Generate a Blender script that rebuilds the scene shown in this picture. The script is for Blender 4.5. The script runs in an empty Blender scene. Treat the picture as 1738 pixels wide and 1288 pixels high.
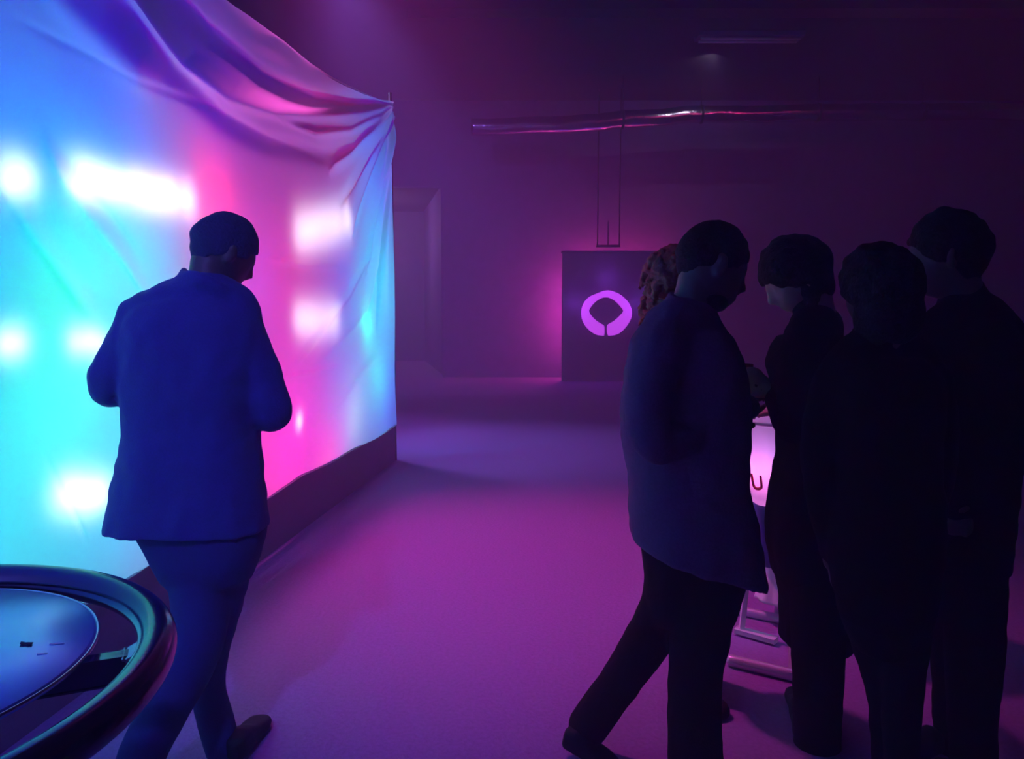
import bpy, bmesh, math, random
import numpy as np
from mathutils import Vector, Matrix, noise

random.seed(7)
SC = bpy.context.scene
COL = SC.collection

# ------------------------------------------------------------------ camera, world, lights
F = 1300.0                    # focal length in pixels of the 1738 x 1288 frame
PITCH = math.radians(5.45)
EYE = 1.47
cam_data = bpy.data.cameras.new('camera')
cam_data.sensor_width = 36.0
cam_data.lens = 36.0 * F / 1738.0
cam_data.clip_start = 0.02
cam = bpy.data.objects.new('camera', cam_data)
COL.objects.link(cam)
cam.location = (0, 0, EYE)
cam.rotation_euler = (math.radians(90) - PITCH, 0, 0)
SC.camera = cam

SC.view_settings.view_transform = 'Standard'
SC.view_settings.look = 'None'
SC.view_settings.gamma = 1.0
SC.view_settings.use_curve_mapping = False
SC.view_settings.exposure = 0.0
try:
    SC.cycles.use_denoising = True
    SC.cycles.max_bounces = 6
    SC.cycles.volume_bounces = 1
    SC.cycles.sample_clamp_indirect = 3.0
except Exception:
    pass

HAZE = 0.04
world = bpy.data.worlds.new('world')
SC.world = world
world.use_nodes = True
nt = world.node_tree
nt.nodes.clear()
wo = nt.nodes.new('ShaderNodeOutputWorld')
bg = nt.nodes.new('ShaderNodeBackground')
bg.inputs['Color'].default_value = (0, 0, 0, 1)
bg.inputs['Strength'].default_value = 0
nt.links.new(bg.outputs[0], wo.inputs['Surface'])
vs = nt.nodes.new('ShaderNodeVolumeScatter')          # the stage haze that hangs in the hall
vs.inputs['Color'].default_value = (0.85, 0.60, 1.0, 1)
vs.inputs['Density'].default_value = HAZE
vs.inputs['Anisotropy'].default_value = 0.2
nt.links.new(vs.outputs[0], wo.inputs['Volume'])

# the cloth wall: a vertical plane X = CX + CK * Y
CX, CK = -1.951, 0.1187
CN = math.hypot(1, CK)
NRM = Vector((1, -CK, 0)) / CN           # towards the room

# lamps on the stage behind the cloth (x, y, z, red, green, blue)
LAMPS = [
(-2.32,1.56,0.70, 0.0000,0.0000,0.1287),
(-2.32,1.56,1.70, 0.0000,0.0000,0.1257),
(-2.32,1.56,2.50, 0.0000,0.0000,0.0648),
(-2.22,2.36,0.70, 0.0000,0.0815,0.0918),
(-2.22,2.36,1.70, 0.0000,0.0000,0.0933),
(-2.22,2.36,2.50, 0.0000,0.0000,0.0461),
(-2.13,3.16,0.70, 0.0000,0.0668,0.1366),
(-2.13,3.16,1.70, 0.0000,0.0000,0.0044),
(-2.13,3.16,2.50, 0.0000,0.0000,0.0620),
(-2.03,3.96,0.70, 0.0683,0.0000,0.0499),
(-2.03,3.96,1.70, 0.0000,0.0000,0.0316),
(-2.03,3.96,2.50, 0.0000,0.0000,0.0625),
(-2.08,4.88,0.70, 0.1918,0.0000,0.1242),
(-2.08,4.88,1.70, 0.1388,0.0000,0.0000),
(-2.08,4.88,2.50, 0.0000,0.0000,0.0191),
(-1.96,5.88,0.70, 0.0000,0.0000,0.1707),
(-1.96,5.88,1.70, 0.0000,0.0078,0.1325),
(-1.96,5.88,2.50, 0.0632,0.0000,0.0000),
(-1.84,6.88,0.70, 0.0000,0.0000,0.2266),
(-1.84,6.88,1.70, 0.0000,0.2019,0.2811),
(-1.84,6.88,2.50, 0.0073,0.0000,0.1871),
(-1.68,3.99,2.04, 0.0185,0.0000,0.0000),
(-1.35,6.35,1.32, 0.0000,0.0205,0.0053),
(-1.45,4.92,0.73, 0.0230,0.0043,0.0048),
(-1.88,4.02,1.74, 0.0624,0.0000,0.0000),
(-1.83,4.42,1.60, 0.0000,0.0000,0.0301),
(-1.75,4.66,0.54, 0.0582,0.0000,0.0069),
(-1.66,5.46,0.37, 0.1096,0.0000,0.0147),
(-2.02,2.82,1.62, 0.0000,0.0748,0.0000),
(-1.97,3.27,1.67, 0.0000,0.0554,0.0854),
(-1.93,2.72,2.03, 0.0000,0.0010,0.0468),
(-1.88,3.18,2.13, 0.0000,0.0000,0.0359),
(-1.59,6.00,0.64, 0.0178,0.0348,0.0075),
(-1.47,6.64,0.86, 0.0000,0.0348,0.0000),
(-1.75,3.86,2.10, 0.0209,0.0000,0.0000),
(-2.02,2.77,1.09, 0.0000,0.0691,0.0333),
(-1.49,5.02,1.95, 0.0130,0.0110,0.0130),
(-1.46,5.22,1.99, 0.0130,0.0110,0.0130),
(-1.44,5.43,2.03, 0.0130,0.0110,0.0130),
(-1.41,5.65,2.07, 0.0130,0.0110,0.0130),
(-1.38,5.90,2.12, 0.0130,0.0110,0.0130),
(-1.47,4.98,1.39, 0.0085,0.0075,0.0085),
(-1.45,5.16,1.38, 0.0085,0.0075,0.0085),
(-1.43,5.36,1.38, 0.0085,0.0075,0.0085),
(-1.40,5.57,1.38, 0.0085,0.0075,0.0085),
(-1.72,2.50,1.35, 0.0035,0.0040,0.0040),
(-1.72,2.56,1.35, 0.0035,0.0040,0.0040),
(-1.68,2.83,1.34, 0.0032,0.0034,0.0034),
(-1.67,2.90,1.34, 0.0032,0.0034,0.0034),
(-1.66,2.96,1.33, 0.0032,0.0034,0.0034),
(-1.72,2.73,0.80, 0.0062,0.0065,0.0065),
(-1.71,2.79,0.78, 0.0062,0.0065,0.0065),
(-1.70,2.86,0.76, 0.0062,0.0065,0.0065),
(-1.69,2.93,0.75, 0.0062,0.0065,0.0065),
(-1.73,2.55,1.89, 0.0060,0.0060,0.0060),
(-1.72,2.62,1.90, 0.0060,0.0060,0.0060),
(-1.71,2.91,1.94, 0.0085,0.0080,0.0080),
(-1.70,2.98,1.95, 0.0085,0.0080,0.0080),
(-1.69,3.07,1.95, 0.0085,0.0080,0.0080),
(-1.68,3.16,1.95, 0.0085,0.0080,0.0080),
(-1.68,3.28,1.96, 0.0135,0.0100,0.0125),
(-1.67,3.40,1.96, 0.0135,0.0100,0.0125),
(-1.65,3.52,1.97, 0.0135,0.0100,0.0125),
(-1.64,3.67,1.97, 0.0135,0.0100,0.0125),
]
LAMP_W = 90.0

def spot(name, loc, direction, rgb, watts, cone=150, blend=0.4, radius=0.04):
    d = bpy.data.lights.new(name, 'SPOT')
    d.energy = watts
    d.color = rgb
    d.spot_size = math.radians(cone)
    d.spot_blend = blend
    d.shadow_soft_size = radius
    o = bpy.data.objects.new(name, d)
    COL.objects.link(o)
    o.location = loc
    o.rotation_euler = Vector(direction).to_track_quat('-Z', 'Y').to_euler()
    return o

for (x, y, z, r, g, b) in LAMPS:
    m = max(r, g, b)
    near = abs(x - CX - CK * y) < 0.15             # lamps hung right behind the cloth have a tighter beam
    back, gain = (0.06, 1.8) if near and y > 4.7 and z > 1.2 else (0.0, 1.0)
    spot('stage_lamp', Vector((x, y, z)) - NRM * back, NRM, (r / m, g / m, b / m), m * LAMP_W * gain, 125 if near else 172, 1.0 if near else 0.15)
# the cloth runs on out of the frame beside the camera, lit blue from behind too
for (y, z, r, g, b) in [(0.4, 1.6, 0.05, 0.05, 0.36), (-0.9, 1.6, 0.06, 0.03, 0.3), (-0.2, 0.8, 0.04, 0.05, 0.3)]:
    m = max(r, g, b)
    spot('stage_lamp', (CX + CK * y - 0.7, y, z), NRM, (r / m, g / m, b / m), m * LAMP_W)
# unseen overhead spots added to tint floor, walls, haze, duct, table and figures
def wash(name, loc, aim, rgb, watts, cone, radius=0.15):
    return spot(name, loc, Vector(aim) - Vector(loc), rgb, watts, cone, 1.0, radius)
wash('added_wash', (-1.55, 5.2, 5.4), (0.25, 4.2, 0), (1.0, 0.09, 0.64), 980, 46)
wash('added_wash', (-1.8, 7.9, 5.4), (-0.2, 7.8, 0), (0.42, 0.24, 1.0), 720, 44)
wash('added_wash', (6.0, 3.0, 5.3), (3.8, 15.9, 2.8), (1.0, 0.03, 0.32), 330, 60)
wash('added_wash', (-2.0, 9.0, 5.3), (-1.2, 15.9, 1.6), (0.30, 0.12, 1.0), 420, 70)
wash('added_wash', (-2.1, 8.6, 5.5), (-1.9, 8.9, 0), (0.50, 0.15, 1.0), 480, 40)
wash('added_wash', (-1.0, -1.8, 4.8), (-1.1, 2.2, 0.9), (0.14, 0.13, 1.0), 620, 32)
wash('added_wash', (1.9, 2.6, 5.3), (1.2, 3.45, 0.75), (0.30, 0.32, 1.0), 260, 12, 0.05)
wash('added_wash', (3.3, 12.9, 5.5), (3.2, 14.3, 5.0), (0.8, 0.6, 1.0), 22, 120, 0.03)

# ------------------------------------------------------------------ helpers
def ray(px, py):
    x = (px - 869) / F
    y = -(py - 644) / F
    c, s = math.cos(PITCH), math.sin(PITCH)
    return Vector((x, c + s * y, -s + c * y))

def W(px, py, Y):
    """the point of the room at distance Y in front of the camera seen at px, py"""
    r = ray(px, py)
    return r * (Y / r.y) + Vector((0, 0, EYE))

def ground(px, py, z=0.0):
    r = ray(px, py)
    return r * ((z - EYE) / r.z) + Vector((0, 0, EYE))

def on_cloth(px, py):
    r = ray(px, py)
    return r * (CX / (r.x - CK * r.y)) + Vector((0, 0, EYE))

def mat(name, color, rough=0.6, metal=0.0, spec=0.5, bump=0.0, bscale=40.0, var=0.0, emit=None, estr=0.0, sheen=0.0, detail=6.0, coat=0.0):
    m = bpy.data.materials.new(name)
    m.use_nodes = True
    t = m.node_tree
    p = t.nodes['Principled BSDF']
    p.inputs['Base Color'].default_value = (*color, 1)
    p.inputs['Roughness'].default_value = rough
    p.inputs['Metallic'].default_value = metal
    p.inputs['Specular IOR Level'].default_value = spec
    p.inputs['Sheen Weight'].default_value = sheen
    p.inputs['Coat Weight'].default_value = coat
    if emit:
        p.inputs['Emission Color'].default_value = (*emit, 1)
        p.inputs['Emission Strength'].default_value = estr
    tc = t.nodes.new('ShaderNodeTexCoord')
    nz = t.nodes.new('ShaderNodeTexNoise')
    nz.inputs['Scale'].default_value = bscale
    nz.inputs['Detail'].default_value = detail
    t.links.new(tc.outputs['Object'], nz.inputs['Vector'])
    if var > 0:
        mx = t.nodes.new('ShaderNodeMix')
        mx.data_type = 'RGBA'
        mx.inputs['A'].default_value = (*[c * (1 - var) for c in color], 1)
        mx.inputs['B'].default_value = (*[min(1, c * (1 + var)) for c in color], 1)
        t.links.new(nz.outputs['Fac'], mx.inputs['Factor'])
        t.links.new(mx.outputs['Result'], p.inputs['Base Color'])
    if bump > 0:
        b = t.nodes.new('ShaderNodeBump')
        b.inputs['Strength'].default_value = bump
        b.inputs['Distance'].default_value = 0.01
        t.links.new(nz.outputs['Fac'], b.inputs['Height'])
        t.links.new(b.outputs['Normal'], p.inputs['Normal'])
    return m

def link(name, bm, m, parent=None, smooth=True):
    bmesh.ops.recalc_face_normals(bm, faces=bm.faces)
    me = bpy.data.meshes.new(name)
    bm.to_mesh(me)
    bm.free()
    if smooth:
        me.polygons.foreach_set('use_smooth', [True] * len(me.polygons))
    me.materials.append(m)
    o = bpy.data.objects.new(name, me)
    COL.objects.link(o)
    if parent is not None:
        o.parent = parent
        o.matrix_parent_inverse = Matrix.Translation(-parent.location)
    return o

def tag(o, label=None, cat=None, group=None, kind=None):
    if label: o['label'] = label
    if cat: o['category'] = cat
    if group: o['group'] = group
    if kind: o['kind'] = kind
    return o

def thing(name, label, cat, loc, group=None):
    o = bpy.data.objects.new(name, None)
    o.empty_display_size = 0.1
    COL.objects.link(o)
    o.location = loc
    return tag(o, label, cat, group)

def box(bm, lo, hi, rot=None, pivot=None, bevel=0.0):
    c = [(a + b) / 2 for a, b in zip(lo, hi)]
    s = [abs(b - a) for a, b in zip(lo, hi)]
    r = bmesh.ops.create_cube(bm, size=1.0)
    vs_ = r['verts']
    for v in vs_:
        v.co = Vector((v.co.x * s[0] + c[0], v.co.y * s[1] + c[1], v.co.z * s[2] + c[2]))
        if rot is not None:
            v.co = rot @ (v.co - Vector(pivot or c)) + Vector(pivot or c)
    if bevel:
        es = list({e for v in vs_ for e in v.link_edges})
        bmesh.ops.bevel(bm, geom=es, offset=bevel, segments=2, affect='EDGES', profile=0.7)

def beam(bm, a, b, w, h, up=(0, 0, 1), bevel=0.0):
    """a rectangular bar from a to b"""
    a, b = Vector(a), Vector(b)
    d = (b - a)
    L = d.length
    d.normalize()
    s = d.cross(Vector(up)).normalized()
    u = s.cross(d)
    r = bmesh.ops.create_cube(bm, size=1.0)
    for v in r['verts']:
        v.co = (a + b) / 2 + d * v.co.x * L + s * v.co.y * w + u * v.co.z * h
    if bevel:
        es = list({e for v in r['verts'] for e in v.link_edges})
        bmesh.ops.bevel(bm, geom=es, offset=bevel, segments=2, affect='EDGES')

def rings_surface(bm, rings, cap=True, close=False):
    """rings: lists of equal length of Vectors"""
    vr = [[bm.verts.new(p) for p in r] for r in rings]
    n = len(vr[0])
    pairs = list(zip(vr[:-1], vr[1:]))
    if close: pairs.append((vr[-1], vr[0]))
    for a, b in pairs:
        for i in range(n):
            bm.faces.new((a[i], a[(i + 1) % n], b[(i + 1) % n], b[i]))
    if cap and not close:
        bm.faces.new(vr[0][::-1])
        bm.faces.new(vr[-1])

def catmull(pts, n):
    pts = [list(p) for p in pts]
    P = [pts[0]] + pts + [pts[-1]]
    out = []
    for i in range(len(P) - 3):
        p0, p1, p2, p3 = [np.array(q, float) for q in P[i:i + 4]]
        for j in range(n):
            t = j / n
            out.append(0.5 * ((2 * p1) + (p2 - p0) * t + (2 * p0 - 5 * p1 + 4 * p2 - p3) * t * t + (3 * p1 - p0 - 3 * p2 + p3) * t ** 3))
    out.append(np.array(pts[-1], float))
    return out

def tube(bm, pts, radii, seg=20, smooth=6, flat=None, caps=True):
    """rounded tapering tube through the points; flat=(vector, factor) squashes along a vector"""
    q = catmull([list(p) + [r] for p, r in zip(pts, radii)], smooth) if smooth > 1 else [np.array(list(p) + [r]) for p, r in zip(pts, radii)]
    C = [Vector(a[:3]) for a in q]
    R = [max(1e-4, float(a[3])) for a in q]
    # rounded ends
    if caps:
        d0 = (C[0] - C[1]).normalized(); d1 = (C[-1] - C[-2]).normalized()
        r0, r1 = R[0], R[-1]
        pre = [(C[0] + d0 * r0 * math.sin(a), r0 * math.cos(a)) for a in (1.35, 1.0, 0.6, 0.3)]
        post = [(C[-1] + d1 * r1 * math.sin(a), r1 * math.cos(a)) for a in (0.3, 0.6, 1.0, 1.35)]
        C = [p[0] for p in pre] + C + [p[0] for p in post]
        R = [p[1] for p in pre] + R + [p[1] for p in post]
    ref = None
    rings = []
    for i, c in enumerate(C):
        t = (C[min(i + 1, len(C) - 1)] - C[max(i - 1, 0)]).normalized()
        if ref is None:
            ref = t.orthogonal().normalized()
        ref = (ref - t * ref.dot(t)).normalized()
        bi = t.cross(ref)
        ring = []
        for k in range(seg):
            a = 2 * math.pi * k / seg
            o = (ref * math.cos(a) + bi * math.sin(a)) * R[i]
            if flat is not None:
                f = Vector(flat[0]).normalized()
                o = o - f * o.dot(f) * (1 - flat[1])
            ring.append(c + o)
        rings.append(ring)
    rings_surface(bm, rings)

def ell(bm, c, r, rot=None, seg=24):
    q = bmesh.ops.create_uvsphere(bm, u_segments=seg, v_segments=seg // 2, radius=1.0)
    for v in q['verts']:
        p = Vector((v.co.x * r[0], v.co.y * r[1], v.co.z * r[2]))
        if rot is not None: p = rot @ p
        v.co = p + Vector(c)

def lathe(bm, prof, c=(0, 0, 0), seg=48):
    c = Vector(c)
    rings = [[c + Vector((max(r, 1e-4) * math.cos(2 * math.pi * k / seg), max(r, 1e-4) * math.sin(2 * math.pi * k / seg), z)) for k in range(seg)] for r, z in prof]
    rings_surface(bm, rings)

def fuse(name, bm, m, parent, voxel=0.008, smooth=4, wrinkle=0.0, wscale=9.0):
    """one continuous skin over all shapes in bm"""
    o = link(name, bm, m)
    md = o.modifiers.new('r', 'REMESH')
    md.mode = 'VOXEL'
    md.voxel_size = voxel
    md.use_smooth_shade = True
    if smooth:
        sm = o.modifiers.new('s', 'SMOOTH')
        sm.iterations = smooth
        sm.factor = 0.5
    dg = bpy.context.evaluated_depsgraph_get()
    dg.update()
    me = bpy.data.meshes.new_from_object(o.evaluated_get(dg))
    o.modifiers.clear()
    old = o.data
    o.data = me
    bpy.data.meshes.remove(old)
    me.name = name
    if wrinkle > 0:
        n = len(me.vertices)
        nr = [v.normal.copy() for v in me.vertices]
        for v, k in zip(me.vertices, nr):
            p = v.co
            s = noise.noise(Vector((p.x * wscale, p.y * wscale, p.z * wscale * 0.45))) + 0.5 * noise.noise(p * wscale * 2.3)
            v.co = p + k * s * wrinkle
    me.polygons.foreach_set('use_smooth', [True] * len(me.polygons))
    if parent is not None:
        o.parent = parent
        o.matrix_parent_inverse = Matrix.Translation(-parent.location)
    return o

# ------------------------------------------------------------------ materials
M = {}
M['floor'] = mat('purple_carpet', (0.32, 0.17, 0.44), rough=0.9, spec=0.25, bump=0.5, bscale=60, var=0.25)
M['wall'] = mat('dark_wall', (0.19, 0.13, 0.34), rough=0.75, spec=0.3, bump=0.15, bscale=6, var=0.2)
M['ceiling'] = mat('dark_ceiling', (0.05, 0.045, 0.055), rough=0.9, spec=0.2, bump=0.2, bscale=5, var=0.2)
M['stage'] = mat('stage_fascia', (0.22, 0.12, 0.24), rough=0.8, bump=0.2, bscale=30, var=0.15)
M['black_metal'] = mat('black_metal', (0.03, 0.03, 0.035), rough=0.45, metal=0.6)
M['steel'] = mat('brushed_steel', (0.62, 0.62, 0.66), rough=0.24, metal=1.0, bump=0.05, bscale=200)
M['chrome'] = mat('dark_chrome', (0.11, 0.09, 0.14), rough=0.16, metal=1.0, bump=0.03, bscale=90)
M['foil'] = mat('foil_duct', (0.55, 0.5, 0.6), rough=0.22, metal=1.0, bump=0.6, bscale=14)
M['tube_metal'] = mat('satin_tube_metal', (0.6, 0.6, 0.68), rough=0.35, metal=0.35, var=0.05)
M['white_metal'] = mat('white_painted_metal', (0.75, 0.75, 0.78), rough=0.4, var=0.05)
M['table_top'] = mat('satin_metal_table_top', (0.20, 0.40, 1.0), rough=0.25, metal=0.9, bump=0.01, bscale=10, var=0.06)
M['panel'] = mat('banner_panel', (0.10, 0.08, 0.12), rough=0.7, bump=0.1, bscale=20, var=0.1)
M['sign'] = mat('lit_sign', (0.6, 0.2, 0.7), rough=0.4, emit=(0.58, 0.055, 0.92), estr=1.25, var=0.02)
M['stretch_white'] = mat('white_stretch_fabric', (0.85, 0.83, 0.86), rough=0.5, sheen=0.2, bump=0.1, bscale=15, var=0.03)
M['stretch_navy'] = mat('navy_stretch_fabric', (0.03, 0.04, 0.22), rough=0.6, bump=0.1, bscale=15, var=0.1)
M['red_print'] = mat('red_print', (0.62, 0.02, 0.05), rough=0.5, var=0.03)
M['scrap'] = mat('dark_scrap', (0.015, 0.015, 0.02), rough=0.6, var=0.3)
M['sliver'] = mat('pale_sliver', (0.7, 0.7, 0.72), rough=0.7, var=0.1)
M['glass'] = mat('glass', (0.9, 0.9, 0.95), rough=0.03)
M['glass'].node_tree.nodes['Principled BSDF'].inputs['Transmission Weight'].default_value = 1.0
M['skin_light'] = mat('light_skin', (0.55, 0.36, 0.29), rough=0.5, bump=0.06, bscale=90, var=0.06)
M['skin_dark'] = mat('deep_brown_skin', (0.11, 0.055, 0.05), rough=0.45, bump=0.06, bscale=90, var=0.08)
M['skin_mid'] = mat('brown_skin', (0.14, 0.075, 0.06), rough=0.5, bump=0.06, bscale=90, var=0.06)
M['hair'] = mat('black_hair', (0.012, 0.010, 0.012), rough=0.7, spec=0.2, bump=0.8, bscale=120, var=0.3)
M['hair_hazed'] = mat('haze_tinted_hair', (0.05, 0.042, 0.12), rough=0.7, spec=0.2, bump=0.6, bscale=120, var=0.3)  # blue of the haze veil put into the hair colour
M['hair_curly'] = mat('auburn_curly_hair', (0.24, 0.07, 0.03), rough=0.55, bump=0.6, bscale=80, var=0.4)
M['jacket_navy'] = mat('dark_navy_wool', (0.060, 0.050, 0.26), rough=0.9, spec=0.15, bump=0.25, bscale=160, var=0.2, sheen=0.15)
M['trouser_navy'] = mat('dark_navy_trouser', (0.045, 0.035, 0.18), rough=0.9, spec=0.15, bump=0.2, bscale=160, var=0.2)
M['jacket_blue'] = mat('dark_blue_cotton', (0.19, 0.085, 0.18), rough=0.9, spec=0.15, bump=0.25, bscale=120, var=0.25)
M['black_cloth'] = mat('black_cloth', (0.018, 0.005, 0.009), rough=0.9, spec=0.12, bump=0.2, bscale=140, var=0.25)
M['black_coat'] = mat('black_coat', (0.016, 0.003, 0.006), rough=0.9, spec=0.1, bump=0.2, bscale=140, var=0.25)
M['shoe'] = mat('black_leather', (0.010, 0.008, 0.012), rough=0.65, spec=0.2, bump=0.1, bscale=60)
M['phone'] = mat('phone_body', (0.01, 0.01, 0.012), rough=0.3)
M['eye'] = mat('eye_white', (0.6, 0.58, 0.56), rough=0.3)

def cloth_material():
    m = bpy.data.materials.new('white_translucent_cloth')
    m.use_nodes = True
    t = m.node_tree
    t.nodes.clear()
    o = t.nodes.new('ShaderNodeOutputMaterial')
    mx = t.nodes.new('ShaderNodeMixShader')
    a = t.nodes.new('ShaderNodeBsdfTranslucent')
    b = t.nodes.new('ShaderNodeBsdfDiffuse')
    tc = t.nodes.new('ShaderNodeTexCoord')
    nz = t.nodes.new('ShaderNodeTexNoise')
    nz.inputs['Scale'].default_value = 3.0
    nz.inputs['Detail'].default_value = 3.0
    bp = t.nodes.new('ShaderNodeBump')
    bp.inputs['Strength'].default_value = 0.15
    bp.inputs['Distance'].default_value = 0.02
    a.inputs['Color'].default_value = (1, 1, 1, 1)
    b.inputs['Color'].default_value = (0.6, 0.6, 0.6, 1)
    mx.inputs[0].default_value = 0.3
    t.links.new(tc.outputs['Object'], nz.inputs['Vector'])
    t.links.new(nz.outputs['Fac'], bp.inputs['Height'])
    t.links.new(bp.outputs['Normal'], a.inputs['Normal'])
    t.links.new(bp.outputs['Normal'], b.inputs['Normal'])
    t.links.new(a.outputs[0], mx.inputs[1])
    t.links.new(b.outputs[0], mx.inputs[2])
    t.links.new(mx.outputs[0], o.inputs['Surface'])
    return m
M['cloth'] = cloth_material()

# ------------------------------------------------------------------ the hall
WALL_Y = 15.9
HALL_H = 5.6
X0, X1, Y0, Y1 = -6.0, 11.0, -3.0, WALL_Y
OPEN_X0, OPEN_X1, OPEN_H = -3.0, W(750, 520, WALL_Y).x, W(750, 317, WALL_Y).z

def struct(name, bm, m, smooth=False):
    return tag(link(name, bm, m, smooth=smooth), kind='structure')

bm = bmesh.new(); box(bm, (X0 - .2, Y0 - .2, -0.2), (X1 + .2, 21.4, 0)); struct('floor', bm, M['floor'])
bm = bmesh.new(); box(bm, (X0 - .2, Y0 - .2, HALL_H), (X1 + .2, Y1 + .2, HALL_H + .2)); struct('ceiling', bm, M['ceiling'])
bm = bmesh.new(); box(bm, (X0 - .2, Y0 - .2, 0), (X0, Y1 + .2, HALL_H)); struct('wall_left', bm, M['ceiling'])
bm = bmesh.new(); box(bm, (X1, Y0 - .2, 0), (X1 + .2, Y1 + .2, HALL_H)); struct('wall_right', bm, M['wall'])
bm = bmesh.new(); box(bm, (X0, Y0 - .2, 0), (X1, Y0, HALL_H)); struct('wall_front', bm, M['wall'])
bm = bmesh.new()
box(bm, (X0, Y1, 0), (OPEN_X0, Y1 + .2, HALL_H))
box(bm, (OPEN_X0, Y1, OPEN_H), (OPEN_X1, Y1 + .2, HALL_H))
box(bm, (OPEN_X1, Y1, 0), (X1, Y1 + .2, HALL_H))
struct('wall_back', bm, M['wall'])
# recess behind the opening in the back wall
bm = bmesh.new(); ry = ground(700, 612).y
box(bm, (OPEN_X0 - 1.5, ry, 0), (OPEN_X1 + .2, ry + .15, OPEN_H + .3)); struct('wall_recess', bm, M['wall'])
bm = bmesh.new(); beam(bm, (OPEN_X1 + .08, Y1 + .2, OPEN_H / 2 + .1), (W(725, 560, ry).x, ry, OPEN_H / 2 + .1), .12, OPEN_H + .2); struct('wall_recess_right', bm, M['wall'])
bm = bmesh.new(); beam(bm, (OPEN_X0 - .08, Y1 + .2, OPEN_H / 2 + .1), (OPEN_X0 - 1.2, ry, OPEN_H / 2 + .1), .12, OPEN_H + .2); struct('wall_recess_left', bm, M['wall'])
bm = bmesh.new(); box(bm, (OPEN_X0 - 1.5, Y1 + .2, OPEN_H + .1), (OPEN_X1 + .3, ry + .1, OPEN_H + .3)); struct('ceiling_recess', bm, M['ceiling'])
bm = bmesh.new()
box(bm, (OPEN_X0, Y1 - .03, OPEN_H), (OPEN_X1 + .06, Y1, OPEN_H + .06))
box(bm, (OPEN_X1, Y1 - .03, 0), (OPEN_X1 + .06, Y1, OPEN_H))
struct('trim_1', bm, M['wall'])
d = bpy.data.lights.new('recess_lamp', 'POINT'); d.energy = 50; d.color = (0.85, 0.42, 0.9); d.shadow_soft_size = .1
o = bpy.data.objects.new('recess_lamp', d); COL.objects.link(o); o.location = (-3.4, 18.2, 3.2)
# faint beam across the ceiling
bm = bmesh.new()
a, b = W(815, 41, 11.2), W(1130, 33, 11.2)
box(bm, (a.x - 1.0, 11.1, HALL_H - .13), (X1, 11.25, HALL_H)); struct('trim_2', bm, M['ceiling'])

# stage platform whose fascia shows below the cloth
bm = bmesh.new()
def cl(y, z, off=0.0): return Vector((CX + CK * y, y, z)) + NRM * off
for (off0, off1, z0, z1, ya, yb) in [(-1.6, -0.02, 0.0, 0.365, -2.6, 7.2)]:
    pts = [cl(ya, z0, off0), cl(ya, z0, off1), cl(yb, z0, off1), cl(yb, z0, off0)]
    top = [p + Vector((0, 0, z1 - z0)) for p in pts]
    vb = [bm.verts.new(p) for p in pts]; vt = [bm.verts.new(p) for p in top]
    bm.faces.new(vb); bm.faces.new(vt[::-1])
    for i in range(4): bm.faces.new((vb[i], vt[i], vt[(i + 1) % 4], vb[(i + 1) % 4]))
tag(link('stage_platform', bm, M['stage'], smooth=False), 'low dark stage platform whose edge shows below the glowing cloth', 'stage')

# ------------------------------------------------------------------ the cloth
def poly_cloth(pl):
    out = []
    for (x, y) in pl:
        p = on_cloth(x, y)
        out.append((p.y, p.z))
    return np.array(out)

# folds: polyline in the photo, height of the ridge (m, towards the room +), width (m)
FOLDS = [
    ([(200, -60), (255, 0), (330, 110), (400, 165), (480, 192), (580, 192), (668, 180)], -0.055, 0.045),
    ([(265, -40), (345, 60), (430, 130), (520, 172), (600, 182), (668, 178)], 0.06, 0.07),
    ([(150, -60), (215, 20), (290, 115), (370, 195), (450, 240), (540, 262), (600, 255), (668, 190)], 0.035, 0.06),
    ([(60, -60), (130, 20), (210, 90), (280, 150)], -0.035, 0.09),
    ([(20, 30), (95, 68), (190, 110), (350, 183), (470, 245), (583, 288)], 0.006, 0.014),
    ([(480, 205), (540, 228), (600, 222), (668, 185)], -0.03, 0.025),
    ([(560, 290), (600, 262), (640, 225), (668, 188)], -0.05, 0.035),
    ([(575, 340), (612, 285), (645, 235), (669, 192)], 0.04, 0.04),
    ([(600, 400), (628, 320), (650, 260), (669, 196)], -0.035, 0.035),
    ([(615, 470), (640, 350), (656, 280), (670, 200)], 0.03, 0.035),
    ([(640, 560), (655, 400), (664, 300), (671, 200)], -0.03, 0.03),
    ([(500, 620), (545, 560), (590, 500), (640, 400)], 0.018, 0.03),
    ([(520, 640), (575, 590), (625, 530), (655, 440)], -0.018, 0.04),
    ([(455, 438), (490, 446), (530, 450), (575, 455)], -0.012, 0.012),
    ([(485, 641), (530, 632), (575, 622)], 0.010, 0.012),
    ([(75, 240), (110, 305), (150, 360), (210, 440), (260, 520)], -0.014, 0.03),
    ([(95, 250), (140, 320), (185, 370), (240, 450)], 0.010, 0.03),
    ([(-10, 300), (40, 370), (100, 450), (160, 540)], -0.02, 0.04),
    ([(70, 770), (110, 850), (145, 920)], 0.008, 0.008),
    ([(560, 700), (600, 640), (645, 600)], 0.015, 0.04),
]
FOLDS = [(poly_cloth(p), a, w) for p, a, w in FOLDS]

def seg_dist(P, a, b):
    ab = b - a
    t = np.clip(((P - a) @ ab) / (ab @ ab), 0, 1)
    q = a + t[:, None] * ab
    return np.hypot(*(P - q).T), t

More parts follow.
